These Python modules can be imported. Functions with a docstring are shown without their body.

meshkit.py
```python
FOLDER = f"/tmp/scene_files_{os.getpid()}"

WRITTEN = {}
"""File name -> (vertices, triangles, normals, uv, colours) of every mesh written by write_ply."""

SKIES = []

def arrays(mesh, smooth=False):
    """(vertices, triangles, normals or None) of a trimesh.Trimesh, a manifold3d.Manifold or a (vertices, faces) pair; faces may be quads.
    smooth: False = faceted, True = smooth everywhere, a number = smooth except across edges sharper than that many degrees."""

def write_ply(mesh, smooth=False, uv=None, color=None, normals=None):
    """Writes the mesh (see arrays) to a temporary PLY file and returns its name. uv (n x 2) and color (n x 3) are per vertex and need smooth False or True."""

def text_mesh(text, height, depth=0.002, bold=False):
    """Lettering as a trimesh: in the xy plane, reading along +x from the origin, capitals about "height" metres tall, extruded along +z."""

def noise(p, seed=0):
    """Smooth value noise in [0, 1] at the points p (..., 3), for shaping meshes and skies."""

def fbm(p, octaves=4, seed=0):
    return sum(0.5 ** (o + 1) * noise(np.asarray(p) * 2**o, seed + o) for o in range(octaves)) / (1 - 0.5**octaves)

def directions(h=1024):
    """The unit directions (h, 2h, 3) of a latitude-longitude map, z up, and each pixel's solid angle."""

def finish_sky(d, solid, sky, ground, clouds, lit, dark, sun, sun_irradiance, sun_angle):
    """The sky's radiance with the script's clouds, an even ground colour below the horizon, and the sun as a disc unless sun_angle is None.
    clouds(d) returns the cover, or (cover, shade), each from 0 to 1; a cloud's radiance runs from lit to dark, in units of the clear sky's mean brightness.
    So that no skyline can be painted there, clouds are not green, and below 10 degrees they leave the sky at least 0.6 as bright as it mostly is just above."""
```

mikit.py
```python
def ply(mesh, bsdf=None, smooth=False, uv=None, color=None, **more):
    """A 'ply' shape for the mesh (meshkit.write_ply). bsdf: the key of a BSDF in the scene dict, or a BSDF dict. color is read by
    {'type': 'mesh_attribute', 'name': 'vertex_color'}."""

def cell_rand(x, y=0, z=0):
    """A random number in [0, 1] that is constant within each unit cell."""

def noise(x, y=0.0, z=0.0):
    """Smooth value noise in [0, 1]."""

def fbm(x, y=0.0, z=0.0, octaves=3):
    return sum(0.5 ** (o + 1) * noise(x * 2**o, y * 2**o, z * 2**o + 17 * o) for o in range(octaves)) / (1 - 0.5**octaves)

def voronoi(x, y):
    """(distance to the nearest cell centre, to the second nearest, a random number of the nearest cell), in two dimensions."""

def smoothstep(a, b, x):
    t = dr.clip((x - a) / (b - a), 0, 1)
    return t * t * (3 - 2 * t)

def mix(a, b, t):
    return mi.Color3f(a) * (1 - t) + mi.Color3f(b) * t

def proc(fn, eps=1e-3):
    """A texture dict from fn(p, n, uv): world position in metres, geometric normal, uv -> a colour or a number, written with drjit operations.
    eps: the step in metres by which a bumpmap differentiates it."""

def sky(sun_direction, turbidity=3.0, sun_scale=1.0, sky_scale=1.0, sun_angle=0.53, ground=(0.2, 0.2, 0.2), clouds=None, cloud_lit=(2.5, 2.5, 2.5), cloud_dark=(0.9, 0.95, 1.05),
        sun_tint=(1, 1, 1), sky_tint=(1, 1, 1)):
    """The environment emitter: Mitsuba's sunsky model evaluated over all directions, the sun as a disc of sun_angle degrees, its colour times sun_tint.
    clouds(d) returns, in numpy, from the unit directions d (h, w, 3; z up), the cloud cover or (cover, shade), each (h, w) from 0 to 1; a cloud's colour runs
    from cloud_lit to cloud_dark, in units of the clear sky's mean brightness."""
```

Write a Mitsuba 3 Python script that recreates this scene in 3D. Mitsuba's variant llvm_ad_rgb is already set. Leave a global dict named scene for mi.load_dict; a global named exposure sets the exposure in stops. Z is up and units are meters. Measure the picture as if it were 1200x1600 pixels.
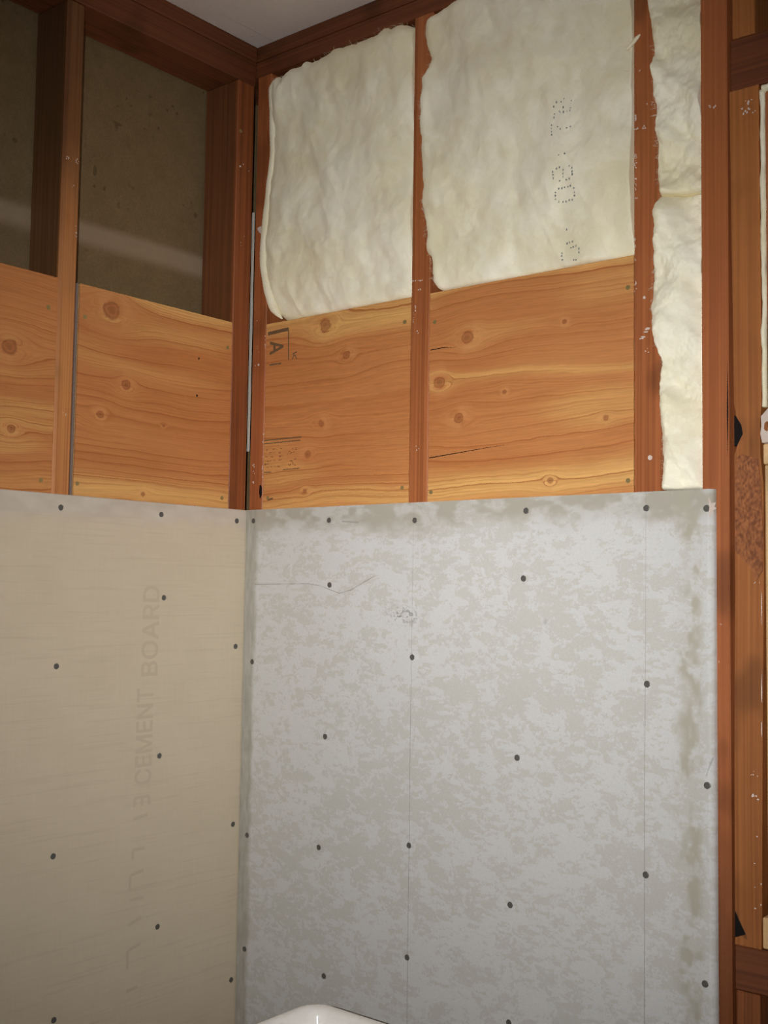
import math, random
import numpy as np, trimesh, drjit as dr, mitsuba as mi
import mikit, meshkit
from mikit import noise, fbm, smoothstep, mix, proc
from shapely.geometry import Polygon

random.seed(7)
rng = np.random.default_rng(7)
T = mi.ScalarTransform4f
scene, labels = {'type': 'scene'}, {}

# ---------------------------------------------------------------- camera, light, exposure
CAM = np.array([1.542127, -1.487585, 1.412670])
FWD = np.array([-0.6309279, 0.7729027, 0.0674642])
UP = np.array([0.0314087, -0.0614395, 0.9976165])
RIGHT = np.array([0.7752054, 0.6315431, 0.0144880])
scene['camera'] = {'type': 'perspective', 'fov': 2 * math.degrees(math.atan(600 / 1798.14)), 'fov_axis': 'x', 'near_clip': 0.02, 'far_clip': 50.0,
                   'to_world': T().look_at(origin=CAM.tolist(), target=(CAM + FWD).tolist(), up=UP.tolist())}
# the photographer's flash, beside the lens
FL = CAM - RIGHT * 0.055 + UP * 0.01
AIM = CAM + FWD * 2.0 + RIGHT * 0.07 - UP * 0.05
scene['camera_flash'] = {'type': 'spot', 'to_world': T().look_at(origin=FL.tolist(), target=AIM.tolist(), up=[0, 0, 1]),
                         'intensity': {'type': 'rgb', 'value': [9.8, 9.7, 9.5]}, 'cutoff_angle': 37.0, 'beam_width': 3.0}
# weak even fill added from all round, with no source of its own
scene['ambient'] = {'type': 'constant', 'radiance': {'type': 'rgb', 'value': [0.03, 0.028, 0.025]}}
exposure = 0.27

ZC, ZSEAM, ZPL = 2.4396, 2.4097, 2.3616      # ceiling, seam between the two plates, underside of the lower plate
HB, HP, B = 1.555, 1.8998, 0.0127            # top of the cement boards, top of the plywood, board thickness

# ---------------------------------------------------------------- helpers
def key(name):
    """the name, with a three-digit number if it is taken"""
    if name not in USED:
        USED[name] = 0
        return name
    USED[name] += 1
    return f'{name}_{USED[name]:03d}'
USED = {}

def put(name, mesh, bsdf, parent=None, smooth=False, label=None, kind=None):
    k = key(f'{parent}__{name}' if parent else name)
    scene[k] = mikit.ply(mesh, bsdf, smooth=smooth)
    if label: labels[k] = {'label': label}
    if kind: labels.setdefault(k, {})['kind'] = kind
    return k

def tag(k, label, cat=None, group=None, kind=None):
    d = labels.setdefault(k, {})
    d['label'] = label
    if cat: d['category'] = cat
    if group: d['group'] = group
    if kind: d['kind'] = kind
    return k

def thing(name, label, cat, group=None):
    return tag(key(name), label, cat, group)

def cbox(x0, x1, y0, y1, z0, z1, c=0.0015):
    """box with chamfered edges"""
    lo, hi = np.array([x0, y0, z0]), np.array([x1, y1, z1])
    pts = []
    for s in np.ndindex(2, 2, 2):
        p = np.where(np.array(s) == 1, hi, lo)
        d = np.where(np.array(s) == 1, -c, c)
        for ax in range(3):
            q = p + d; q[ax] = p[ax]
            pts.append(q)
    return trimesh.convex.convex_hull(np.array(pts))

def extrude(poly, d):
    return trimesh.creation.extrude_polygon(poly, d, engine='earcut')

def on_right(mesh, y=0.0):
    """mesh built in (x, z, height) -> lies on the right wall plane y, height towards the room"""
    m = mesh.copy(); v = m.vertices
    m.vertices = np.stack([v[:, 0], y - v[:, 2], v[:, 1]], 1)
    m.fix_normals(); return m

def on_left(mesh, x=0.0):
    """mesh built in (y, z, height) -> lies on the left wall plane x, height towards the room"""
    m = mesh.copy(); v = m.vertices
    m.vertices = np.stack([x + v[:, 2], v[:, 0], v[:, 1]], 1)
    m.fix_normals(); return m

def blob(cx, cz, rx, rz, n=14, rough=0.35):
    a = np.linspace(0, 2 * np.pi, n, endpoint=False)
    r = 1 + rng.uniform(-rough, rough, n)
    return Polygon(np.stack([cx + rx * r * np.cos(a), cz + rz * r * np.sin(a)], 1)).buffer(0)

def flakes(items, h=0.0004):
    """small irregular flakes (a, z, half width, half height) in a wall's own coordinates"""
    ms = []
    for a, z, ra, rz in items:
        g = blob(a, z, ra, rz)
        for q in getattr(g, 'geoms', [g]):
            ms.append(extrude(q, h))
    return trimesh.util.concatenate(ms)

def speckle(a, z, wa, wz, n, r=0.0008):
    n = max(2, int(n * .75))
    return [(a + rng.uniform(-wa, wa), z + rng.uniform(-wz, wz), r * rng.uniform(.4, 1.5), r * rng.uniform(.4, 2.0)) for _ in range(n)]

# ---------------------------------------------------------------- materials
def bsdf(name, base, rough=0.6, spec=0.4, **more):
    if callable(base): base = proc(base)
    else: base = {'type': 'rgb', 'value': list(base)}
    d = {'type': 'principled', 'base_color': base, 'roughness': rough, 'specular': spec, **more}
    scene[name] = {'type': 'twosided', 'bsdf': d}
    return name

def wood_fn(dark, light, side_dark=0.0, seed=0.0, axis='z', dark_end=None):
    """old sawn framing timber; axis: the direction of the grain"""
    def fn(p, n, uv):
        if axis == 'z': a, b, c = p.x, p.y, p.z
        elif axis == 'x': a, b, c = p.y, p.z, p.x
        else: a, b, c = p.x, p.z, p.y
        w = 0.006 * fbm(a * 9 + seed, b * 9, c * 2.2 + seed)
        g = fbm((a + w) * 230 + seed, (b + w) * 230, c * 2.0)
        f = noise((a + w) * 900, (b + w) * 900, c * 7 + seed)
        big = fbm(a * 6 + seed, b * 6, c * 3.5, 4)
        ln = noise((a + w) * 420 + 9 * seed, (b + w) * 420, c * 1.3)
        t = 0.26 * smoothstep(.3, .72, g) + 0.12 * f + 0.28 * smoothstep(.2, .7, ln) + 0.75 * (big - .32)
        col = mix(dark, light, dr.clip(t, 0, 1))
        stain = smoothstep(.60, .78, fbm(a * 14 + 3 * seed, b * 14, c * 7 + 5))
        col = col * (1 - 0.35 * stain)
        if dark_end:   # darker towards one end, with a blotchy border
            z0, z1, amt = dark_end
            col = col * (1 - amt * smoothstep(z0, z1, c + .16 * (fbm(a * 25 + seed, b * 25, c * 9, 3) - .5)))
        if side_dark:   # mixed to a dark grey brown behind the front face
            col = mix(col, mi.Color3f(.085, .040, .017) * (.6 + .8 * g), side_dark * smoothstep(.004, .010, -p.x))
        return col
    return fn

bsdf('stud_wood', wood_fn((.21, .058, .017), (.46, .155, .052), seed=1.3), .5)
bsdf('stud_orange', wood_fn((.30, .10, .030), (.62, .27, .090), seed=4.1), .5)
bsdf('stud_tan', wood_fn((.30, .10, .030), (.62, .27, .090), .85, 4.1, dark_end=(1.86, 2.22, .66)), .5)
bsdf('stud_corner', wood_fn((.15, .045, .013), (.36, .105, .033), .6, 7.7), .55)
bsdf('stud_dark', wood_fn((.11, .034, .011), (.34, .105, .033), seed=7.7), .55)
bsdf('post_wood', wood_fn((.25, .072, .022), (.43, .138, .046), seed=11.9, dark_end=(1.16, .96, .42)), .5)
bsdf('trimmer_wood', wood_fn((.24, .078, .020), (.43, .160, .045), seed=15.2), .5)
bsdf('plate_wood_y', wood_fn((.085, .026, .010), (.20, .060, .020), seed=2.2, axis='y'), .55)
bsdf('plate_wood_x', wood_fn((.085, .026, .010), (.20, .060, .020), seed=9.4, axis='x'), .55)

def bark_fn(p, n, uv):
    g = .6 * fbm(p.x * 210 + 6 * noise(p.z * 60), p.y * 60, p.z * 110, 4) + .4 * noise(p.x * 500, p.z * 260)
    return mix((.16, .052, .019), (.36, .13, .046), smoothstep(.2, .85, g))
bsdf('bark', bark_fn, .8)

def ply_fn(axis, zz, knots, seed, pale):
    """rotary-cut softwood face: growth lines that run along the wall and bend round the knots.
    knots: (a, z, radius); pale: (z, half height, strength) of sapwood bands"""
    def fn(p, n, uv):
        a = p.x if axis == 'x' else p.y
        z = p.z
        wob = 0.062 * (fbm(a * 3.0 + seed, z * 9.0 + seed, seed, 2) - .5) + 0.011 * (fbm(a * 9 + seed, z * 30, 3 + seed, 3) - .5) + .0016 * (noise(a * 75, z * 160, seed) - .5)
        psi = z + wob
        core, ring, halo, rim = mi.Float(0), mi.Float(0), mi.Float(0), mi.Float(0)
        for ka, kz, kr in knots:
            da, dz = (a - ka) * 0.62, z - kz
            d2 = da * da + dz * dz
            R = 1.7 * kr
            psi -= dz * R * R / dr.maximum(d2, R * R * .35) * dr.exp(-d2 / (kr * kr * 40))
            d = dr.sqrt((a - ka) ** 2 * .8 + dz * dz) / kr + .5 * (fbm(a * 130 + seed, z * 130, seed, 2) - .5)
            core = dr.maximum(core, 1 - smoothstep(.75, 1.05, d))
            rim = dr.maximum(rim, dr.exp(-dr.square((d - .92) / .16)) * smoothstep(.25, .6, noise(a * 70 + seed, z * 70)) + .9 * dr.exp(-dr.square(d / .28)))
            ring = dr.select(d < 1.1, .5 + .5 * dr.sin(d * 15), ring)
            halo = dr.maximum(halo, dr.exp(-dr.square(d / 2.0)) * smoothstep(.7, 1.2, d))
        u = psi * 74 + 3.4 * fbm(psi * 16 + seed, seed, 0, 2)
        s = u - dr.floor(u)
        late = (.28 * smoothstep(.2, .9, s) + .72 * smoothstep(.80, .95, s)) * (1 - smoothstep(.955, 1.0, s))
        late *= .10 + 1.1 * smoothstep(.2, .8, noise(dr.floor(u) * 3.7 + seed, a * 2.5))
        u3 = psi * 190 + 2 * fbm(psi * 40, seed, 1, 2); s3 = u3 - dr.floor(u3)
        late2 = smoothstep(.4, .9, s3) * (1 - smoothstep(.93, 1.0, s3)) * smoothstep(.35, .8, noise(dr.floor(u3) * 5.3 + seed, a * 5 + 3))
        u2 = psi * 260; f2 = .5 + .5 * dr.sin(6.2832 * u2)
        fine = fbm(a * 25 + seed, z * 420, seed, 2)
        pb = mi.Float(0)
        for pz, ph, ps in pale:
            pb = dr.maximum(pb, ps * dr.exp(-dr.square((psi + .3 * wob - pz) / ph)))
        pb = dr.maximum(pb, .45 * smoothstep(.56, .72, fbm(a * 2.3 + 9 + seed, psi * 16, 2 * seed, 2)))
        warm = fbm(a * 4 + seed, z * 13 + seed, 1, 3)
        col = mix((.46, .168, .052), (.56, .238, .082), warm)
        col = mix(col, (.70, .40, .135), dr.clip(pb, 0, 1))
        col = col * (1 + .07 * (f2 - .5)) * (.90 + .20 * fine)
        col = mix(col, (.36, .108, .026), .82 * dr.clip(late, 0, 1))
        col = mix(col, (.40, .125, .030), .42 * late2)
        col = col * (.94 + .12 * fbm(a * 90, z * 900, seed, 2))
        col = mix(col, (.72, .36, .14), .45 * halo * smoothstep(.3, .65, noise(a * 40 + seed, z * 40 + 7)))
        rim = dr.maximum(rim, 0)
        kc = mix((.25, .07, .022), (.40, .135, .045), .6 * ring + .4 * noise(a * 300, z * 300))
        kc = mix(kc, (.13, .035, .012), .75 * dr.clip(rim, 0, 1))
        kc = mix(kc, col, .25)
        return mix(col, kc, .85 * core)
    return fn
bsdf('ply_A', ply_fn('y', 0, [(-.507, 1.775, .013), (-.4986, 1.649, .007)], .7, [(1.66, .01, .7), (1.56, .02, .3)]), .55)
bsdf('ply_B', ply_fn('y', 0, [(-.319, 1.868, .017), (-.285, 1.749, .009), (-.335, 1.6927, .007), (-.243, 1.568, .0045), (-.2023, 1.69, .003)], 3.4,
                     [(1.905, .022, 1.0), (1.572, .022, .9)]), .55)
bsdf('ply_C', ply_fn('x', 0, [(.187, 1.878, .0125), (.238, 1.8185, .009), (.182, 1.703, .007), (.151, 1.651, .0075), (.1453, 1.585, .005)], 6.9,
                     [(1.893, .03, 1.0), (1.575, .018, .8)]), .55)
bsdf('ply_D', ply_fn('x', 0, [(.494, 1.817, .0105), (.439, 1.750, .0105), (.479, 1.688, .009), (.565, 1.722, .004), (.672, 1.818, .004), (.741, 1.667, .004), (.648, 1.5796, .005)], 12.3,
                     [(1.895, .012, .8), (1.58, .022, 1.0), (1.745, .007, .6)]), .55)
bsdf('ply_edge', (.66, .42, .20), .8)

def batt_fn(p, n, uv):
    big = fbm(p.x * 9, p.y * 9, p.z * 9, 3)
    fib = fbm((p.x + .5 * p.z) * 55 + 12 * big, p.y * 30, (p.z - .4 * p.x) * 30, 3)
    f3 = noise(p.x * 700, p.y * 700, p.z * 700)
    col = mix((.80, .74, .52), (.90, .865, .71), smoothstep(.25, .75, .65 * big + .35 * fib))
    return col * (.96 + .08 * f3)
bsdf('fiberglass', batt_fn, .75, .3, sheen=.3)

def cement_r(p, n, uv):
    x, z = p.x, p.z
    u, v, r = x - .0127, HB - z, .9085 - x
    lo = fbm(x * 5 + 1, z * 6, 2.0, 2)
    b1 = fbm(x * 40, z * 56, 4.0, 3)
    b2 = fbm(x * 110 + 4 * b1, z * 190, 8.0, 3)
    b3 = noise(x * 420, z * 420)
    m = smoothstep(.455, .57, .38 * b1 + .36 * b2 + .12 * b3 + .14 * lo)
    col = mix((.605, .607, .60), (.515, .505, .465), .75 * m)
    col = col * (.96 + .08 * noise(x * 800, z * 800))
    warp = fbm(x * 22 + 5, z * 22, 1.0, 4)
    top = 1 - smoothstep(.022, .055, v + .035 * (warp - .5))
    col = mix(col, (.40, .375, .315), top * (.45 + .5 * smoothstep(.35, .6, fbm(x * 30, z * 55, 6, 3))))
    edge = (1 - smoothstep(.03, .062, r + .05 * (warp - .5))) * smoothstep(.010, .026, r + .012 * (warp - .5))
    col = mix(col, (.42, .395, .32), edge * (.15 + .75 * smoothstep(.36, .62, fbm(x * 60 + 9, z * 45, 3, 3))))
    left = 1 - smoothstep(.020, .034, u + .012 * (warp - .5))
    col = mix(col, mix((.28, .265, .22), (.46, .44, .38), fbm(x * 200, z * 40, 1, 3)), .8 * left)
    # pencil lines over the studs
    wz = .0009 * (noise(z * 6) - .5)
    for x0 in (.3998, .8093):
        ln = 1 - smoothstep(.0003, .0009, dr.abs(x - x0 - wz - (x0 > .6) * .004 * (z - 1.2)))
        col = mix(col, (.26, .25, .24), ln * (.25 + .38 * smoothstep(1.45, 1.1, z)))
    # hairline crack and the scuff
    def seg(x1, z1, x2, z2, w):
        dx, dz = x2 - x1, z2 - z1
        t = dr.clip(((x - x1) * dx + (z - z1) * dz) / (dx * dx + dz * dz), 0, 1)
        d = dr.sqrt(dr.square(x - x1 - t * dx) + dr.square(z - z1 - t * dz)) + .0012 * (noise(x * 90, z * 90) - .5)
        return 1 - smoothstep(w * .5, w * 1.6, d)
    pts = [(.04, 1.4193), (.1676, 1.4214), (.1978, 1.4183), (.2423, 1.4057), (.2681, 1.4114), (.3196, 1.4354)]
    ck = mi.Float(0)
    for (a, b), (c, d) in zip(pts[:-1], pts[1:]): ck = dr.maximum(ck, seg(a, b, c, d, .0006))
    ck = dr.maximum(ck, .9 * seg(.898, 1.172, .906, 1.196, .0008))
    ck = dr.maximum(ck, .7 * seg(.904, 1.157, .907, 1.145, .0006))
    ck = dr.maximum(ck, 1.3 * seg(.247, 1.5279, .283, 1.5258, .001))
    col = mix(col, (.24, .23, .20), .55 * dr.clip(ck, 0, 1))
    sc = dr.exp(-dr.square((x - .381) / .03) - dr.square((z - 1.372) / .013)) * smoothstep(.52, .66, fbm(x * 230, z * 330, 1, 3))
    col = mix(col, (.16, .155, .16), .8 * sc)
    hole = dr.exp(-dr.square((x - .6488) / .004) - dr.square((z - 1.3686) / .004))
    return mix(col, (.33, .31, .28), .6 * hole)
bsdf('cement_grey', cement_r, .85, .2)

def cement_l(p, n, uv):
    y, z = p.y, p.z
    v = HB - z
    b1 = fbm(y * 18, z * 24, 1.0, 4)
    hl = fbm(y * 30, z * 330, 5.0, 2)
    vl = fbm(y * 330, z * 30, 9.0, 2)
    col = mix((.575, .485, .36), (.645, .555, .42), .5 * b1 + .28 * hl + .22 * vl)
    th = smoothstep(.66, .78, fbm(y * 9, z * 300, 12.0, 2))
    col = mix(col, (.42, .35, .25), .14 * th)
    top = 1 - smoothstep(.012, .05, v + .03 * (b1 - .5))
    col = mix(col, mix((.47, .41, .35), (.64, .585, .515), fbm(y * 30, z * 60, 3, 3)), .75 * top)
    corner = 1 - smoothstep(.0, .008, -y - .0127 + .003 * b1)
    return mix(col, (.40, .36, .28), .5 * corner)
bsdf('cement_beige', cement_l, .85, .2)
bsdf('faint_ink', (.552, .465, .345), .85, .2)
bsdf('screw_grey', (.115, .11, .10), .5, .5, metallic=.3)
bsdf('screw_dark', (.045, .043, .04), .6)
bsdf('screw_brass', (.36, .27, .11), .45, .5, metallic=.5)
bsdf('plaster', (.60, .50, .44), .8)
bsdf('faded_ink', (.27, .10, .032), .8)
bsdf('ink', (.15, .085, .04), .8)
bsdf('print_grey', (.16, .17, .17), .9)
bsdf('void', (.012, .010, .010), .95, .1)
bsdf('white_glaze', (.80, .785, .75), .08, .5, clearcoat=.6)
bsdf('chrome', (.75, .75, .75), .2, .5, metallic=1.0)
bsdf('zinc_grey', (.46, .45, .40), .6)
bsdf('dull_grey', (.20, .15, .13), .7)
bsdf('cavity_black', (.025, .022, .02), .9)  # near black: the dark of the wall cavity put into the colour

def ceil_fn(p, n, uv):
    g = noise(p.x * 300, p.y * 300)
    col = mix((.62, .55, .51), (.69, .62, .58), fbm(p.x * 5, p.y * 5, 0, 3)) * (.97 + .06 * g)
    ln = (1 - smoothstep(.0004, .0012, dr.abs(p.x - .042 + .002 * noise(p.y * 30)))) * smoothstep(-.2, -.05, p.y)
    return mix(col, (.40, .36, .34), .6 * ln)
bsdf('ceiling_paint', ceil_fn, .8, .2)

def backing_fn(p, n, uv):
    g = fbm(p.y * 40, p.z * 40, p.x * 5, 3)
    f = noise(p.y * 420, p.z * 420)
    col = mix((.150, .098, .046), (.200, .140, .070), g) * (.9 + .2 * f)
    s = smoothstep(.80, .9, noise(p.y * 95 + 3, p.z * 95)) * smoothstep(.6, .75, noise(p.y * 17, p.z * 17 + 4))
    col = mix(col, (.08, .05, .02), .6 * s)
    # pale soft-edged band along the sheet
    zz = p.z - 2.023 - .012 * (p.y + .2) + .006 * (noise(p.y * 7) - .5)
    band = smoothstep(-.036, -.012, zz) * (1 - smoothstep(.004, .022, zz))
    return mix(col, (.36, .27, .19), .62 * band)
bsdf('backing_paper', backing_fn, .85, .2)
bsdf('drywall', lambda p, n, uv: mix((.62, .59, .54), (.68, .65, .60), fbm(p.x * 8, p.y * 8, p.z * 8, 3)), .85)
bsdf('floor_wood', lambda p, n, uv: mix((.22, .14, .08), (.34, .23, .13), fbm(p.x * 3, p.y * 40, 0, 3)), .7)
bsdf('pine', wood_fn((.55, .33, .15), (.72, .47, .24), seed=21.0), .6)

# ---------------------------------------------------------------- the setting
def struct(name, mesh, m, label):
    k = put(name, mesh, m)
    labels[k] = {'label': label, 'kind': 'structure'}
    return k
XR, YF = 2.9, -2.9
struct('floor', cbox(-.2, XR + .1, YF - .1, .2, -.05, 0), 'floor_wood', 'bare wooden floor of the room')
struct('ceiling', cbox(-.12, XR + .1, YF - .1, .12, ZC, ZC + .0127, .0008), 'ceiling_paint', 'white drywall ceiling')
put('screw', trimesh.creation.cylinder(.0035, .0008, sections=16, transform=np.array([[1, 0, 0, .026], [0, 1, 0, -.039], [0, 0, 1, ZC - .0003], [0, 0, 0, 1.]])), 'plaster', 'ceiling')
struct('wall_left', cbox(-.105, -.092, YF, .105, 0, ZC), 'backing_paper', 'grey brown paper back of drywall behind the open stud bays')
struct('wall_right', cbox(-.0915, .93, .0905, .105, 0, ZC), 'backing_paper', 'sheathing behind the insulated stud bays')
struct('wall_outer', cbox(.9305, 1.9, .0905, .105, 0, ZC), 'cavity_black', 'sheathing beside the window opening, coloured black as the shade of the cavity')
struct('wall_front', cbox(-.1, XR, YF - .02, YF, 0, ZC), 'drywall', 'plain wall behind the photographer')
struct('wall_side', cbox(XR, XR + .02, YF, .1, 0, ZC), 'drywall', 'plain wall across the room')
struct('wall_beyond', cbox(1.9005, XR, .0, .105, 0, ZC), 'drywall', 'plain wall past the window opening')

# ---------------------------------------------------------------- framing timber
def beam(name, mesh, m, label, cat, group=None):
    k = key(name)
    scene[f'{k}__timber'] = mikit.ply(mesh, m)
    tag(k, label, cat, group)
    return k
def stud(mesh, m, label): return beam('wall_stud', mesh, m, label, 'stud', 'upright studs of the open walls')

D = .089
tp1 = beam('top_plate', cbox(-D, 0, -2.4, .0, ZSEAM + .0006, ZC), 'plate_wood_y', 'dark upper top plate under the ceiling along the left wall', 'timber plate', 'top plates under the ceiling')
tp2 = beam('top_plate', cbox(-D, 0, -2.4, -.001, ZPL, ZSEAM - .0006), 'plate_wood_y', 'dark lower top plate over the empty bays of the left wall', 'timber plate', 'top plates under the ceiling')
tp3 = beam('top_plate', cbox(-D, 1.9, .0004, D, ZSEAM + .002, ZC), 'plate_wood_x', 'dark upper top plate under the ceiling above the white insulation', 'timber plate', 'top plates under the ceiling')
tp4 = beam('top_plate', cbox(-D, 1.9, .0008, D, ZPL + .0175, ZSEAM + .0008), 'plate_wood_x', 'dark lower top plate touching the tops of the insulation batts', 'timber plate', 'top plates under the ceiling')

s_lc = stud(cbox(-D, 0, -.0465, -.004, .04, ZPL), 'stud_corner', 'dark corner stud at the right end of the left wall')
s_l2 = stud(cbox(-D, 0, -.4225, -.389, .04, ZPL, .004), 'stud_tan', 'tan orange stud on the left wall between two plywood panels')
s_l3 = stud(cbox(-D, 0, -.829, -.789, .04, ZPL), 'stud_dark', 'stud on the left wall past the left plywood panel')
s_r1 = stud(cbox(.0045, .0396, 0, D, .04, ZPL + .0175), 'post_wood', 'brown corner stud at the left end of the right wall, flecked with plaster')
s_r2 = stud(cbox(.3796, .4180, 0, D, .04, ZPL + .0175), 'stud_wood', 'red brown stud between the two large insulation batts')
s_r3 = stud(cbox(.7862, .8302, 0, D, .04, ZPL + .0175), 'stud_wood', 'white-scuffed red stud between the printed batt and the narrow batt')
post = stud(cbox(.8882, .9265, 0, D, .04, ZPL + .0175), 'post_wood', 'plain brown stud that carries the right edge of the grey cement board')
bottom = beam('sole_plate', cbox(.001, 1.9, 0, D, 0, .04), 'plate_wood_x', 'timber plate on the floor under the right wall studs', 'timber plate')
bottom2 = beam('sole_plate', cbox(-D, 0, -2.4, 0, 0, .04), 'plate_wood_y', 'timber plate on the floor under the left wall studs', 'timber plate')

# the stud beside the window: its left edge is waney, with two open notches
def trimmer():
    zs = [.957, .9655, .972, .985, .9995, 1.03, 1.2, 1.42, 1.56, 1.60, 1.615, 1.628, 1.640, 1.652, 1.67, 1.8, 1.95, 2.1025]
    xl = [.9305, .9305, .945, .938, .9305, .9305, .9312, .9335, .9335, .9335, .9385, .9455, .9435, .9365, .9335, .9325, .931, .9298]
    xr = [.9655, .966, .966, .966, .967, .967, .969, .9725, .973, .969, .969, .9695, .969, .970, .9715, .9715, .971, .9705]
    m = extrude(Polygon(list(zip(xl, zs)) + list(zip(xr, zs))[::-1]), .085)
    v = m.vertices.copy()
    m.vertices = np.stack([v[:, 0], .086 - v[:, 2], v[:, 1]], 1); m.fix_normals()
    return m
tr = beam('window_stud', trimmer(), 'trimmer_wood', 'short orange brown stud beside the window opening with a split dark notch', 'stud')
bk = on_right(extrude(Polygon([(.9345, 1.47), (.9345, 1.56), (.9365, 1.596), (.944, 1.601), (.966, 1.593), (.9695, 1.56), (.9722, 1.50), (.9715, 1.445), (.963, 1.432), (.955, 1.448), (.945, 1.46)]), .0015), .0008)
put('bark_patch', bk, 'bark', tr, label='rough dark bark patch')
for pts in ([(.9305, .966), (.9305, 1.0015), (.9345, .997), (.9375, .988), (.942, .979), (.9465, .970), (.9475, .966), (.943, .9665), (.938, .970)], [(.9336, 1.612), (.9336, 1.654), (.9365, 1.652), (.9435, 1.640), (.9455, 1.628), (.9385, 1.615)]):
    put('notch_shade', on_right(extrude(Polygon(pts), .003), .004), 'void', tr, label='black plate standing in for the shade in the notch')  # black plates set in the open notches in place of their shade
hd = beam('window_header', cbox(.9300, 1.9, .002, D, 2.1035, 2.176, .002), 'plate_wood_x', 'dark header beam over the window opening at the right edge', 'timber beam')
sl = beam('window_sill_plate', cbox(.9290, 1.9, .002, D, .8985, .956, .002), 'plate_wood_x', 'dark horizontal timber under the window opening at the right edge', 'timber beam')
cr = beam('short_stud', cbox(.9320, .9645, .004, D, 2.178, ZPL + .0175), 'trimmer_wood', 'short stud standing on the header over the window', 'stud')
cr2 = beam('short_stud', cbox(.9300, .9620, .004, D, .041, .8975), 'stud_dark', 'short stud under the window sill timber', 'stud')

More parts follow.
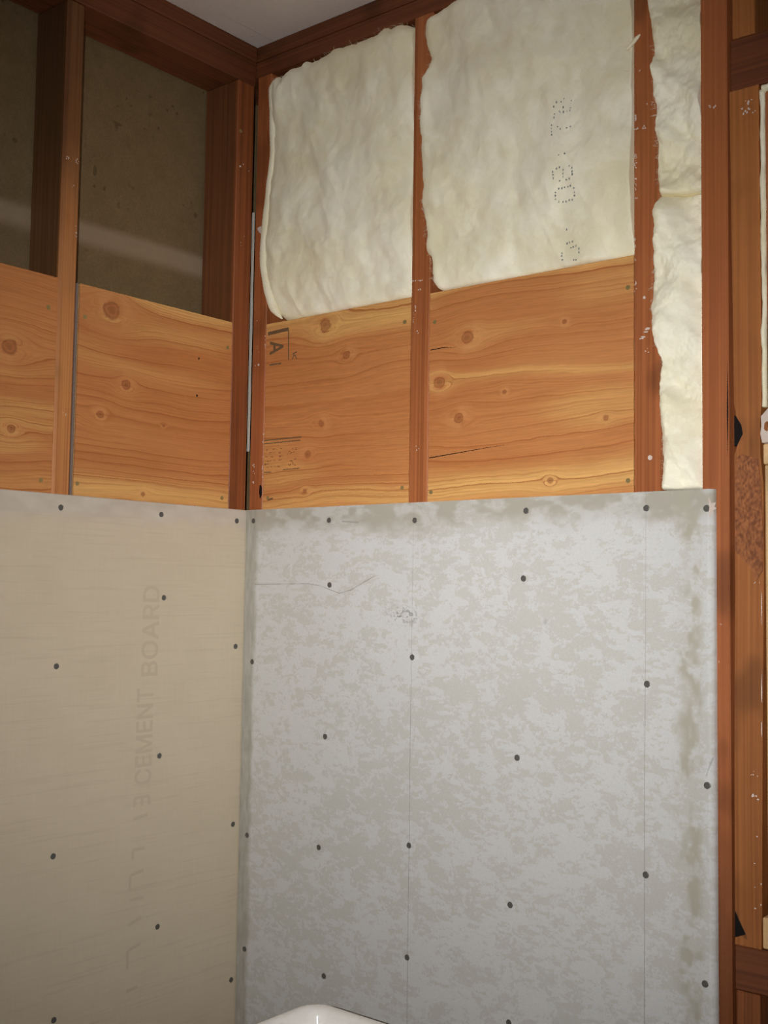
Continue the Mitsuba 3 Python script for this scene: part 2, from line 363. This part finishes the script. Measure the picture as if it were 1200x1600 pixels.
# nails and plaster left on the studs
def disc(a, z, r, h): 
    c = trimesh.creation.cylinder(r, h, sections=14); c.apply_translation([a, z, h / 2]); return c
put('nail', on_left(disc(-.0384, 2.2638, .0035, .001)), 'screw_brass', s_lc)
put('nail', on_left(disc(-.0379, 2.1966, .002, .001)), 'plaster', s_lc)
put('nail', on_right(disc(.8112, 1.6042, .0035, .001)), 'plaster', s_r3)
put('nail', on_right(disc(.8026, 1.8347, .0022, .001)), 'plaster', s_r3)
put('nail', on_right(disc(.0225, 1.826, .002, .001)), 'plaster', s_r1)
def residue(parent, wall, items):
    put('plaster_residue', (on_right if wall == 'r' else on_left)(flakes(items)), 'plaster', parent, label='white plaster flecks', kind='stuff')
S = speckle
residue(s_l2, 'l', S(-.4157, 2.0958, .003, .004, 7) + S(-.395, 2.0975, .004, .004, 9) + S(-.4018, 2.0535, .003, .004, 4) + S(-.3952, 1.985, .002, .02, 6, .0009) + S(-.4054, 1.6807, .004, .006, 6))
residue(s_r2, 'r', S(.3925, 1.925, .011, .0015, 12) + S(.398, 1.9095, .006, .001, 7) + S(.388, 1.878, .002, .012, 8) + S(.385, 1.862, .001, .012, 6) + S(.3935, 1.838, .002, .004, 4) + S(.3975, 1.645, .004, .008, 5)
        + S(.402, 2.04, .003, .018, 7) + [(.4045, 2.05, .0012, .014)])
residue(s_r3, 'r', S(.7885, 2.103, .002, .006, 14) + S(.796, 2.085, .009, .0025, 16) + S(.789, 2.035, .0025, .013, 22) + S(.7885, 2.003, .0018, .010, 14) + S(.789, 1.982, .003, .002, 7)
        + S(.788, 1.92, .001, .03, 10) + S(.7885, 1.852, .002, .008, 8) + S(.812, 2.117, .006, .003, 5) + S(.795, 2.172, .003, .003, 3)
        + [(.8070, 1.7885, .004, .0018), (.8045, 1.7845, .003, .0012), (.801, 1.778, .004, .0012), (.798, 1.776, .003, .001)] + S(.806, 1.757, .005, .004, 5, .0008))
residue(s_r1, 'r', S(.0205, 2.0835, .009, .005, 26, .003) + S(.0385, 1.85, .0006, .03, 9, .0009) + S(.0385, 1.66, .0006, .05, 14, .0009) + S(.0144, 1.639, .003, .003, 4) + S(.0155, 1.607, .004, .002, 9) + S(.016, 1.63, .002, .01, 4, .0008)
        + S(.018, 1.86, .005, .05, 8, .0007))
residue(post, 'r', S(.902, 2.088, .008, .004, 9, .001) + S(.905, 1.20, .012, .2, 8, .0008))
residue(tr, 'r', S(.955, 2.075, .012, .012, 16, .001) + S(.963, 1.43, .004, .003, 5) + [(.9695, 1.40, .0006, .02), (.9690, 1.29, .0007, .02), (.9685, 1.24, .0006, .01)] + S(.955, 1.18, .008, .004, 6) + S(.958, 1.15, .006, .003, 6, .0012) + S(.962, 1.06, .005, .06, 8, .0009))
residue(s_lc, 'l', S(-.025, 2.12, .012, .12, 7, .0009))
kn = on_right(extrude(blob(.0345, 1.590, .0035, .012, rough=.2), .0006))
put('knot_hole', kn, 'void', s_r1, label='black knot hole')
put('check_crack', on_right(extrude(Polygon([(.9245, 1.60), (.9258, 1.66), (.9252, 1.73), (.9238, 1.66)]), .0003)), 'void', post, label='dark drying crack')

st = thing('grey_strip', 'narrow pale grey strip standing in the gap between the two corner studs', 'strip')
scene[st] = mikit.ply(cbox(-.0015, .0035, -.0028, .0005, 1.665, 2.118, .0004), 'zinc_grey')
st = thing('grey_strip', 'narrow grey strip along the tan stud beside the left plywood', 'strip')
scene[st] = mikit.ply(cbox(-.012, -.0015, -.3883, -.3850, 1.5, 1.9, .0004), 'dull_grey')

# ---------------------------------------------------------------- plywood
def ply_poly(a0, a1, z0, z1, rough=.0007):
    zs = np.linspace(z0, z1, 90)
    l = [(a0 + rough * rng.uniform(-1, .3), z) for z in zs]
    r = [(a1 + rough * rng.uniform(-.3, 1), z) for z in zs]
    return Polygon(l + r[::-1])
def plywood(wall, a0, a1, m, label, screws):
    k = thing('plywood_panel', label, 'plywood panel', 'plywood panels set between the studs')
    f = on_right if wall == 'r' else on_left
    face = extrude(ply_poly(a0, a1, 1.44, HP), .0022)
    put('face_veneer', f(face, .0028 if wall == 'r' else -.0028), m, k)
    core = extrude(Polygon([(a0 + .0003, 1.44), (a1 - .0003, 1.44), (a1 - .0003, HP - .0002), (a0 + .0003, HP - .0002)]), .012)
    put('core', f(core, .0148 if wall == 'r' else -.0148), 'ply_edge', k)
    for a, z in screws:
        s = trimesh.util.concatenate([disc(a, z, .0036, .0004)])
        put('screw', f(s, .0006 if wall == 'r' else -.0006), 'screw_brass', k)
    return k
plywood('l', -.785, -.4245, 'ply_A', 'orange plywood panel at the left edge, left of the tan stud', [(-.4406, 1.8489), (-.4436, 1.5754)])
plywood('l', -.3823, -.0475, 'ply_B', 'plywood panel on the left wall with a big knot near its top left corner', [(-.3715, 1.847), (-.0576, 1.8513), (-.3760, 1.5756), (-.0629, 1.5745)])
pc = plywood('r', .0406, .3784, 'ply_C', 'plywood panel stamped with a letter A, below the left insulation batt', [(.366, 1.8595), (.3653, 1.5817), (.0529, 1.5769)])
pd = plywood('r', .4190, .7850, 'ply_D', 'widest plywood panel below the batt with printed numbers', [(.4287, 1.8509), (.7764, 1.8537), (.4249, 1.5717), (.7765, 1.5733)])

for a, z in ((-.1263, 1.8197), (-.1286, 1.7525)): put('pin_hole', on_left(extrude(blob(a, z, .0016, .0022), .0002), -.0006), 'void', 'plywood_panel_001')
# ink stamp, turned a quarter: thick bar, frame line, the letter A
def strip(x1, z1, x2, z2, w):
    d = np.array([x2 - x1, z2 - z1]); n = np.array([-d[1], d[0]]) / np.linalg.norm(d) * w / 2
    p, q = np.array([x1, z1]), np.array([x2, z2])
    return extrude(Polygon([p + n, q + n, q - n, p - n]), .00012)
stamp = [strip(.0445, 1.8815, .0955, 1.8835, .0065), strip(.0965, 1.886, .0985, 1.8265, .0022), strip(.050, 1.8225, .080, 1.8225, .0028)]
A = meshkit.text_mesh('A', .034, .00012, bold=True)
v = A.vertices.copy(); v[:, :2] -= v[:, :2].min(0); A.vertices = np.stack([.050 + v[:, 1] * .95, 1.866 - v[:, 0] * .78, v[:, 2]], 1)
stamp += [A, strip(.108, 1.836, .119, 1.839, .002), strip(.108, 1.827, .112, 1.8345, .002), strip(.114, 1.834, .119, 1.826, .002)]
stamp += [strip(.0405, 1.6835, .134, 1.683, .0022), strip(.0405, 1.677, .131, 1.6775, .0018), strip(.042, 1.6245, .060, 1.6235, .0018), strip(.090, 1.6265, .132, 1.6270, .0014), strip(.052, 1.5735, .066, 1.5755, .003)]
for i, s_ in enumerate(stamp):
    put('stamped_letter' if i == 2 else 'stamp_line', on_right(s_, .0006), 'ink', pc, label='ink letter A turned sideways' if i == 2 else None)
worn = [(rng.uniform(.043, .088), z + rng.uniform(-.0012, .0012), rng.uniform(.0008, .0028), .0007) for z in (1.665, 1.6585, 1.652, 1.645, 1.639, 1.633) for _ in range(8)]
worn += [(rng.uniform(.100, .122), rng.uniform(1.632, 1.668), rng.uniform(.001, .003), .0009) for _ in range(20)]
put('worn_stamp', on_right(flakes(worn, .0001), .0006), 'faded_ink', pc, label='worn illegible ink stamp', kind='stuff')
put('split', on_right(extrude(Polygon([(.4205, 1.8058), (.445, 1.8068), (.4755, 1.8040), (.445, 1.8055), (.4205, 1.8045)]), .0002), .0006), 'void', pd, label='dark split in the veneer')
put('split', on_right(extrude(Polygon([(.4205, 1.6285), (.50, 1.6348), (.5756, 1.6400), (.50, 1.6337), (.4205, 1.6270)]), .0002), .0006), 'void', pd, label='dark split in the veneer')

# ---------------------------------------------------------------- fibreglass batts
def smooth_interp(q, pts):
    pts = np.array(sorted(pts)); return np.interp(q, pts[:, 0], pts[:, 1])
def batt(left, right, top, zb, y0, back, seed, nx, nz, amp=1.0, fluff=1.0, over=None, roll=.028, rollb=None):
    """left(z), right(z): outlines; top(t): the upper outline across; y0(u, v): depth of the face; over: x up to which it lies in front of a stud"""
    u, v = np.meshgrid(np.linspace(0, 1, nx) ** 1.0, np.linspace(0, 1, nz))
    ze = top(u)
    z = zb(u) + v * (ze - zb(u))
    xl, xr = left(z), right(z)
    jag = .0035 * (meshkit.fbm(np.stack([z * 0, z * 0, z * 38], -1), 4, seed + 5) - .5) * 2
    x = xl + jag + u * (xr - xl - jag)
    el, et, eb, er = (x - xl - jag), (ze - z), (z - zb(u)), (xr - x)
    P = np.stack([x, x * 0 + seed, z], -1)
    big = meshkit.fbm(P * [7, 1, 5], 2, seed) - .5
    P2 = np.stack([x + z * .45, x * 0 + seed, z - x * .3], -1)
    mid = np.abs(meshkit.fbm(P2 * [22, 1, 8], 3, seed + 9) - .5) * 2
    soft = meshkit.fbm(P2 * [24, 1, 13], 2, seed + 40) - .5
    lump = meshkit.fbm(P * [60, 1, 60], 2, seed + 17) - .5
    fine = meshkit.fbm(P * [260, 1, 200], 2, seed + 29) - .5
    y = y0(u, v) - amp * (.024 * big + .012 * fluff * soft + .0045 * (.35 - mid) + .0018 * fluff * lump + .0007 * fluff * fine)
    def rl(e, r): t = np.clip(1 - e / r, 0, 1); return r * (1 - np.sqrt(np.clip(1 - t * t, 0, 1)))
    y = y + rl(el, roll) + rl(et, roll) + rl(eb, rollb or roll * .5) + .45 * roll * np.exp(-er / .022)
    front = np.stack([x, y, z], -1)
    yb = np.full_like(x, back)
    if over is not None: yb = np.where(x < over, -.0012, back)
    yb = np.where(z > ZPL + .0165, -.0008, yb)
    y = np.minimum(y, yb - .0006); front[..., 1] = y
    rear = np.stack([x, yb, z], -1)
    V = np.concatenate([front.reshape(-1, 3), rear.reshape(-1, 3)])
    idx = np.arange(nx * nz).reshape(nz, nx); N = nx * nz
    a, b, c, d = idx[:-1, :-1].ravel(), idx[:-1, 1:].ravel(), idx[1:, 1:].ravel(), idx[1:, :-1].ravel()
    F = [np.stack([a, b, c], 1), np.stack([a, c, d], 1), np.stack([a, c, b], 1) + N, np.stack([a, d, c], 1) + N]
    ring = np.concatenate([idx[0, :], idx[1:, -1], idx[-1, -2::-1], idx[-2:0:-1, 0]])
    nxt = np.roll(ring, -1)
    F += [np.stack([ring, ring + N, nxt + N], 1), np.stack([ring, nxt + N, nxt], 1)]
    m = trimesh.Trimesh(V, np.concatenate(F), process=False)
    if m.volume < 0: m.invert()
    def height(px, pz):
        i = np.argmin((x - px) ** 2 + (z - pz) ** 2); return y.ravel()[i]
    return m, height

def loose_fibres(parent, roots):
    ms = []
    for x, y, z in roots:
        l = rng.uniform(.003, .010); d = np.array([rng.normal(-.6, .6), rng.normal(-.5, .4), rng.normal(0, .8)]); d /= np.linalg.norm(d)
        e = np.cross(d, [.3, .9, .2]); e /= np.linalg.norm(e); g = np.cross(d, e); r = .00022
        o = np.array([x, y, z]); c = o + d * l * .55 + e * rng.normal(0, .0012); t = o + d * l + g * rng.normal(0, .002)
        V = [o + r * e, o + r * (-.5 * e + .87 * g), o + r * (-.5 * e - .87 * g), c + .7 * r * e, c + .7 * r * (-.5 * e + .87 * g), c + .7 * r * (-.5 * e - .87 * g), t]
        F = [[0, 1, 4], [0, 4, 3], [1, 2, 5], [1, 5, 4], [2, 0, 3], [2, 3, 5], [3, 4, 6], [4, 5, 6], [5, 3, 6], [0, 2, 1]]
        ms.append(trimesh.Trimesh(V, F, process=False))
    put('loose_fibres', trimesh.util.concatenate(ms), 'fiberglass', parent, kind='stuff', label='fine loose fibres')
L1 = [(1.90, .082), (1.906, .072), (1.915, .062), (1.93, .052), (1.958, .0425), (2.009, .032), (2.094, .033), (2.167, .036), (2.226, .047), (2.30, .049), (2.34, .046), (2.372, .044)]
T1 = [(0, 2.362), (.06, 2.366), (.085, 2.352), (.12, 2.366), (.3, 2.371), (.5, 2.374), (.62, 2.372), (.8, 2.378), (.93, 2.376), (1, 2.364)]
m1, h1 = batt(lambda z: smooth_interp(z, L1), lambda z: z * 0 + .3792, lambda u: smooth_interp(u, T1) + .004 * (meshkit.fbm(np.stack([u * 22, u * 0, u * 0], -1), 2, 3) - .5) * 2,
              lambda u: u * 0 + 1.9005, lambda u, v: -.006 - .012 * v + .008 * (1 - v) ** 6, .086, 3, 150, 190)
b1 = thing('insulation_batt', 'white fibreglass batt with no print in the bay beside the corner', 'insulation', 'fibreglass batts')
put('body', m1, 'fiberglass', b1, smooth=True)
# the curled flap of the batt's left edge
zf = np.linspace(1.905, 2.36, 60)
ctr = np.stack([smooth_interp(zf, L1) + .005, -.001 + .004 * np.sin(zf * 21), zf], 1)
rad = .0075 + .004 * meshkit.fbm(np.stack([zf * 14, zf * 0, zf * 0], 1), 2, 5)
rad[0] = rad[-1] = .002; rad[1] = rad[-2] = .006
def tube(c, r, n=14, sq=1.0):
    a = np.linspace(0, 2 * np.pi, n, endpoint=False)
    V = np.concatenate([np.stack([p[0] + q * np.cos(a), p[1] + sq * q * np.sin(a), np.full(n, p[2])], 1) for p, q in zip(c, r)])
    F = []
    for i in range(len(c) - 1):
        for j in range(n):
            k = (j + 1) % n
            F += [[i * n + j, i * n + k, (i + 1) * n + k], [i * n + j, (i + 1) * n + k, (i + 1) * n + j]]
    V = np.vstack([V, c[0], c[-1]]); s, e = len(V) - 2, len(V) - 1
    for j in range(n):
        k = (j + 1) % n; F += [[s, k, j], [e, (len(c) - 1) * n + j, (len(c) - 1) * n + k]]
    m = trimesh.Trimesh(V, F, process=False); m.fix_normals(); return m
loose_fibres(b1, [(x, h1(x, smooth_interp(x, [(.045, 2.360), (.08, 2.352), (.2, 2.37), (.376, 2.375)]) - .004), smooth_interp(x, [(.045, 2.360), (.08, 2.352), (.2, 2.37), (.376, 2.375)]) - .003) for x in rng.uniform(.05, .375, 110)])
put('folded_edge', tube(ctr, rad), 'fiberglass', b1, smooth=True)

L2 = [(1.90, .445), (1.905, .434), (1.916, .4265), (1.935, .424), (1.957, .4215), (1.975, .4125), (2.02, .4125), (2.035, .408), (2.056, .4045), (2.075, .409), (2.104, .4095), (2.13, .403), (2.16, .4045), (2.2, .397), (2.23, .3975), (2.265, .402), (2.28, .412), (2.295, .418), (2.33, .410), (2.36, .409), (2.38, .415)]
T2 = [(0, 2.365), (.1, 2.374), (.25, 2.376), (1, 2.378)]
m2, h2 = batt(lambda z: smooth_interp(z, L2), lambda z: z * 0 + .7858, lambda u: smooth_interp(u, T2), lambda u: u * 0 + 1.9005,
              lambda u, v: -.010 - .010 * v + .012 * (1 - v) ** 6, .086, 11, 170, 190, over=.4190, roll=.014)
b2 = thing('insulation_batt', 'white fibreglass batt with grey printed numbers, above the widest plywood', 'insulation', 'fibreglass batts')
put('body', m2, 'fiberglass', b2, smooth=True)
tuft = trimesh.creation.icosphere(2); tuft.vertices *= [.012, .003, .004]; tuft.vertices[:, 2] += tuft.vertices[:, 0] * .7
tuft.vertices += .0015 * (meshkit.noise(tuft.vertices * 300)[:, None] - .5); tuft.vertices += [.789, -.009, 2.211]
put('loose_tuft', tuft, 'fiberglass', b2, smooth=True)
loose_fibres(b2, [(smooth_interp(z, L2) + .003, -.006, z) for z in rng.uniform(1.91, 2.37, 120)] + [(.7845, -.012, z) for z in rng.uniform(1.93, 2.37, 40)])
# dot-matrix print that climbs the batt, read from below upwards
DOTS = {'0': ['01110', '10001', '10001', '10001', '10001', '10001', '01110'], '8': ['01110', '10001', '10001', '01110', '10001', '10001', '01110'],
        ':': ['00000', '00000', '00100', '00000', '00100', '00000', '00000'], '1': ['00100', '01100', '00100', '00100', '00100', '00100', '01110'],
        '7': ['11111', '00001', '00010', '00100', '00100', '00100', '00100'], '4': ['00010', '00110', '01010', '10010', '11111', '00010', '00010']}
dots = []
base = trimesh.creation.icosphere(1)
def glyph(ch, xc, z0, w, h, weak=0.0):
    dots.append([])
    for r, row in enumerate(DOTS[ch]):
        for c, on in enumerate(row):
            if on == '1' and rng.random() > weak:
                px, pz = xc + (r / 6 - .5) * h + rng.uniform(-.0006, .0006), z0 + c / 4 * w + rng.uniform(-.0006, .0006)
                d = base.copy(); d.vertices *= [.0010 * rng.uniform(.7, 1.4), .0007, .0012 * rng.uniform(.7, 1.6)]
                d.vertices += [px, h2(px, pz) - .0002, pz]; dots[-1].append(d)
for ch, z0, weak in (('0', 1.9075, .35), ('0', 1.936, .5), ('0', 1.998, .05), ('8', 2.029, .05), (':', 2.058, 0), ('7', 2.098, .25), ('1', 2.124, .1), ('4', 2.136, .5)):
    glyph(ch, .6795 - (z0 - 1.998) * .055, z0, .020, .031, weak)
for d in dots: put('printed_character', trimesh.util.concatenate(d), 'print_grey', b2, label='grey dot printed character turned on its side', kind='stuff')

R3 = lambda z: z * 0 + .8878
L3a = [(1.972, .832), (1.985, .829), (2.0, .827), (2.04, .826), (2.084, .822), (2.15, .821), (2.218, .8195), (2.278, .813), (2.38, .812)]
L3b = [(1.5, .834), (1.62, .8315), (1.70, .832), (1.737, .831), (1.784, .821), (1.8315, .8155), (1.87, .819), (1.896, .822), (1.95, .826), (1.973, .829)]
for nm, Lp, z0, z1, sd, lab in (('a', L3a, 1.976, 2.375, 23, 'upper piece of narrow fibreglass batt'), ('b', L3b, 1.557, 1.9755, 31, 'lower piece of narrow fibreglass batt')):
    m3, _ = batt(lambda z: smooth_interp(z, Lp), R3, lambda u: u * 0 + z1, lambda u: u * 0 + z0, lambda u, v: -.013 + 0 * u + .016 * u, .086, sd, 60, 200, amp=.9, fluff=4.0, over=.8312, roll=.013, rollb=.008)
    k = thing('insulation_batt', lab + (' right of the scuffed red stud, above the pinched seam' if nm == 'a' else ', meeting the cement board'), 'insulation', 'fibreglass batts')
    put('body', m3, 'fiberglass', k, smooth=True)
    loose_fibres(k, [(smooth_interp(z, Lp) + .002, -.006, z) for z in rng.uniform(max(z0, 1.57), z1 - .02, 110)])

# window opening: insulation in the gap, frame and pine lining
zw = np.linspace(1.662, 2.092, 90)
ctr = np.stack([.9757 + .0010 * (meshkit.fbm(np.stack([zw * 40, zw * 0, zw * 0], 1), 3, 2) - .5) * 3, zw * 0 + .003, zw], 1)
rw = .0040 + .0014 * (meshkit.fbm(np.stack([zw * 60, zw * 0, zw * 0], 1), 2, 8) - .5) * 2
gap = tube(ctr, rw, sq=1.6)
xh = np.linspace(.976, 1.5, 40)
gt = tube(np.stack([xh * 0, xh * 0 + .003, xh], 1), .0046 + .0014 * meshkit.noise(np.stack([xh * 50, xh, xh], 1)), sq=1.6)
gt.vertices = np.stack([gt.vertices[:, 2], gt.vertices[:, 1], 2.0955 + gt.vertices[:, 0]], 1); gt.fix_normals()
gi = thing('gap_insulation', 'white insulation stuffed around the window frame at the right edge', 'insulation')
put('side_strip', gap, 'fiberglass', gi, smooth=True); put('top_strip', gt, 'fiberglass', gi, smooth=True)
w = key('window_1'); labels[w] = {'label': 'window opening at the right edge with wooden frame', 'kind': 'structure'}
put('frame', cbox(.9802, .988, -.002, .09, 1.66, 2.089), 'stud_wood', w)
put('frame', cbox(.988, 1.86, .0, .09, 2.06, 2.089), 'stud_wood', w)
put('frame', cbox(.992, 1.012, .004, .088, .985, 2.059), 'pine', w)
put('frame', cbox(1.012, 1.86, .004, .088, .958, .985), 'pine', w)
put('frame', cbox(1.84, 1.86, .004, .088, .985, 2.059), 'pine', w)
put('pane', cbox(1.012, 1.84, .05, .054, .985, 2.059, .0003), 'dark_glass', w)
bsdf('dark_glass', (.02, .025, .03), .05, .5)
pb = thing('painted_block', 'flaking white painted block beside the window frame', 'wood block')
bl = on_right(extrude(Polygon([(.9735, 1.648), (.983, 1.658), (.99, 1.658), (.99, 1.615), (.975, 1.613), (.9728, 1.625), (.9742, 1.636)]), .02), .012)
put('wood', bl, 'plaster', pb)
put('bare_patch', on_right(extrude(blob(.981, 1.634, .003, .006), .0004), -.008), 'trimmer_wood', pb)
ln = thing('window_lining', 'pale pine boards lining the window opening at the right edge', 'lining board')
put('board', cbox(.9745, .9905, -.004, .03, 1.585, 1.612), 'pine', ln)
put('board', cbox(.9765, .9905, -.004, .03, 1.001, 1.584), 'pine', ln)
put('board', cbox(.9690, .9905, -.004, .03, .960, .9995), 'pine', ln)

# ---------------------------------------------------------------- cement boards
def head(a, z, r=.0047):
    """countersunk screw head with a cross recess"""
    n = 16; t = np.linspace(0, 2 * np.pi, n, endpoint=False)
    rings = [(r, -.002), (r, .0003), (r * .8, .0007), (r * .3, .0007), (r * .2, .0004)]
    V = np.concatenate([np.stack([a + q * np.cos(t), z + q * np.sin(t), np.full(n, h)], 1) for q, h in rings] + [[[a, z, .0004]]])
    F = []
    for i in range(len(rings) - 1):
        for j in range(n):
            k = (j + 1) % n; F += [[i * n + j, i * n + k, (i + 1) * n + k], [i * n + j, (i + 1) * n + k, (i + 1) * n + j]]
    e = len(V) - 1; i = len(rings) - 1
    F += [[e, i * n + j, i * n + (j + 1) % n] for j in range(n)]
    return trimesh.Trimesh(V, F, process=False)
cl = thing('cement_board', 'beige cement board with faint lettering on the left wall', 'cement board')
put('panel', cbox(0.0003, B, -.9017, -.0003, .03, HB, .0012), 'cement_beige', cl)
LS = [(-.4146, 1.5339), (-.2131, 1.5349), (-.0372, 1.5338), (-.2026, 1.3938), (-.0331, 1.3067), (-.413, 1.2869), (-.2029, 1.1282), (-.0294, .9893), (-.4073, .996), (-.197, .8452), (-.0253, .7162), (-.3963, .7475),
      (-.62, 1.534), (-.62, 1.29), (-.61, 1.0), (-.60, .75), (-.2, .56), (-.4, .5)]
for a, z in LS: put('screw', on_left(head(a, z), B), 'screw_grey', cl)
def lettering(text, z0, z1, y0, y1):
    t = meshkit.text_mesh(text, .036, .00012, bold=True); v = t.vertices.copy()
    v[:, :2] -= v[:, :2].min(0); e = v[:, :2].max(0)
    t.vertices = np.stack([y1 - (v[:, 1] / e[1]) * (y1 - y0), z0 + v[:, 0] / e[0] * (z1 - z0), v[:, 2]], 1)
    t.vertices[:, 0] = y0 + y1 - t.vertices[:, 0] if False else t.vertices[:, 0]
    return on_left(t, B)
for word in (lettering('CEMENT', 1.085, 1.243, -.2545, -.2185), lettering('BOARD', 1.263, 1.414, -.2475, -.2115)):
    for letter in sorted(word.split(only_watertight=False), key=lambda m: m.centroid[2]):
        put('letter', letter, 'faint_ink', cl, label='faint printed letter reading upwards')
marks = [(-.252, 1.064, -.222, 1.064), (-.252, 1.05, -.252, 1.064), (-.222, 1.05, -.222, 1.064), (-.237, 1.05, -.237, 1.064), (-.255, 1.03, -.225, 1.034), (-.253, .98, -.228, .98), (-.253, .965, -.253, .98), (-.257, .94, -.23, .944),
         (-.257, .915, -.257, .94), (-.257, .90, -.228, .90), (-.258, .86, -.232, .868), (-.258, .82, -.233, .825), (-.258, .79, -.258, .82), (-.258, .755, -.235, .757)]
mm = []
for y1, z1, y2, z2 in marks:
    d = np.array([y2 - y1, z2 - z1]); n_ = np.array([-d[1], d[0]]) / np.linalg.norm(d) * .0028
    p, q = np.array([y1, z1]), np.array([y2, z2]); mm.append(on_left(extrude(Polygon([p + n_, q + n_, q - n_, p - n_]), .00012), B))
for m in mm: put('worn_stroke', m, 'faint_ink', cl)

cg = thing('cement_board', 'mottled grey cement board on the right wall', 'cement board')
th = np.linspace(0, np.pi / 2, 9)
prof = [(B + .0004, -.0003), (B + .0004, -B)] + [(.9085 - .009 + .009 * math.sin(t), -B + .009 - .009 * math.cos(t)) for t in th] + [(.9085, -.0003)]
pan = extrude(Polygon(prof), HB - .03); pan.apply_translation([0, 0, .03])
put('panel', pan, 'cement_grey', cg, smooth=40)
RS = [(.0307, 1.5347), (.2159, 1.5309), (.4027, 1.5258), (.6144, 1.5346), (.8116, 1.5319), (.9000, 1.5286), (.22, 1.4196), (.6106, 1.4326), (.0354, 1.2794), (.4011, 1.305), (.8123, 1.2878), (.2159, 1.1618), (.6014, 1.1656),
      (.8990, 1.1596), (.0322, .9703), (.2058, .9749), (.3995, 1.007), (.8101, 1.0285), (.0321, .7708), (.5908, .9485), (.3985, .8324), (.2226, .7655), (.8950, .9016), (.59, .7782), (.81, .75), (.895, .65), (.4, .6), (.6, .55), (.2, .5)]
for a, z in RS: put('screw', on_right(head(a, z), -B), 'screw_grey', cg)
torn = on_right(extrude(Polygon([(.9030, 1.545), (.9075, 1.535), (.9135, 1.5365), (.9110, 1.531), (.9145, 1.528), (.909, 1.5255), (.9105, 1.521), (.9070, 1.523), (.9040, 1.515)]), .0004), -B - .0001)
put('torn_mesh', torn, 'plaster', cg, label='torn white mesh at the corner')

# ---------------------------------------------------------------- sink
def rrect(cx, cy, hx, hy, r, n=10):
    pts = []
    for sx, sy, a0 in ((1, 1, 0), (-1, 1, 90), (-1, -1, 180), (1, -1, 270)):
        for t in np.linspace(a0, a0 + 90, n):
            pts.append((cx + sx * (hx - r) + r * math.cos(math.radians(t)), cy + sy * (hy - r) + r * math.sin(math.radians(t))))
    return np.array(pts)
def loft(rings, cap0=True, cap1=True):
    n = len(rings[0][0]); V, F = [], []
    for p, z in rings: V.append(np.column_stack([p, np.full(n, z)]))
    V = np.concatenate(V)
    for i in range(len(rings) - 1):
        for j in range(n):
            k = (j + 1) % n; F += [[i * n + j, i * n + k, (i + 1) * n + k], [i * n + j, (i + 1) * n + k, (i + 1) * n + j]]
    for on, i, flip in ((cap0, 0, 1), (cap1, len(rings) - 1, 0)):
        if on:
            V = np.vstack([V, V[i * n:(i + 1) * n].mean(0)]); e = len(V) - 1
            F += [[e, i * n + j, i * n + (j + 1) % n][::(-1 if flip else 1)] for j in range(n)]
    return trimesh.Trimesh(V, F, process=False)
SX0, SY1, SZ = .453, -.288, .852
HX, HY = .27, .22
cx, cy = SX0 + HX, SY1 - HY
def ring(ins, z, r): return (rrect(cx, cy, HX - ins, HY - ins, max(r, .006)), z)
sink = thing('sink', 'white glossy porcelain sink whose back corner shows at the bottom edge', 'sink')
rings = [ring(.16, SZ - .20, .05), ring(.10, SZ - .185, .06), ring(.045, SZ - .12, .05), ring(.012, SZ - .05, .04), ring(.002, SZ - .015, .034), ring(.000, SZ - .006, .034), ring(.002, SZ - .0015, .032), ring(.006, SZ, .03),
         ring(.012, SZ - .0003, .026), ring(.016, SZ - .003, .024), ring(.020, SZ - .010, .022), ring(.028, SZ - .05, .024), ring(.05, SZ - .11, .04), ring(.09, SZ - .145, .05), ring(.17, SZ - .155, .045)]
put('basin', loft(rings), 'white_glaze', sink, smooth=40)
put('pedestal', loft([(rrect(cx, cy, .13, .12, .06), 0), (rrect(cx, cy, .125, .115, .06), .03), (rrect(cx, cy, .085, .08, .05), .12), (rrect(cx, cy, .075, .07, .05), .45), (rrect(cx, cy, .10, .09, .05), SZ - .195)]), 'white_glaze', sink, smooth=40)
put('drain', loft([(rrect(cx, cy, .022, .022, .0219), SZ - .1555), (rrect(cx, cy, .022, .022, .0219), SZ - .153), (rrect(cx, cy, .016, .016, .0159), SZ - .153)]), 'chrome', sink)
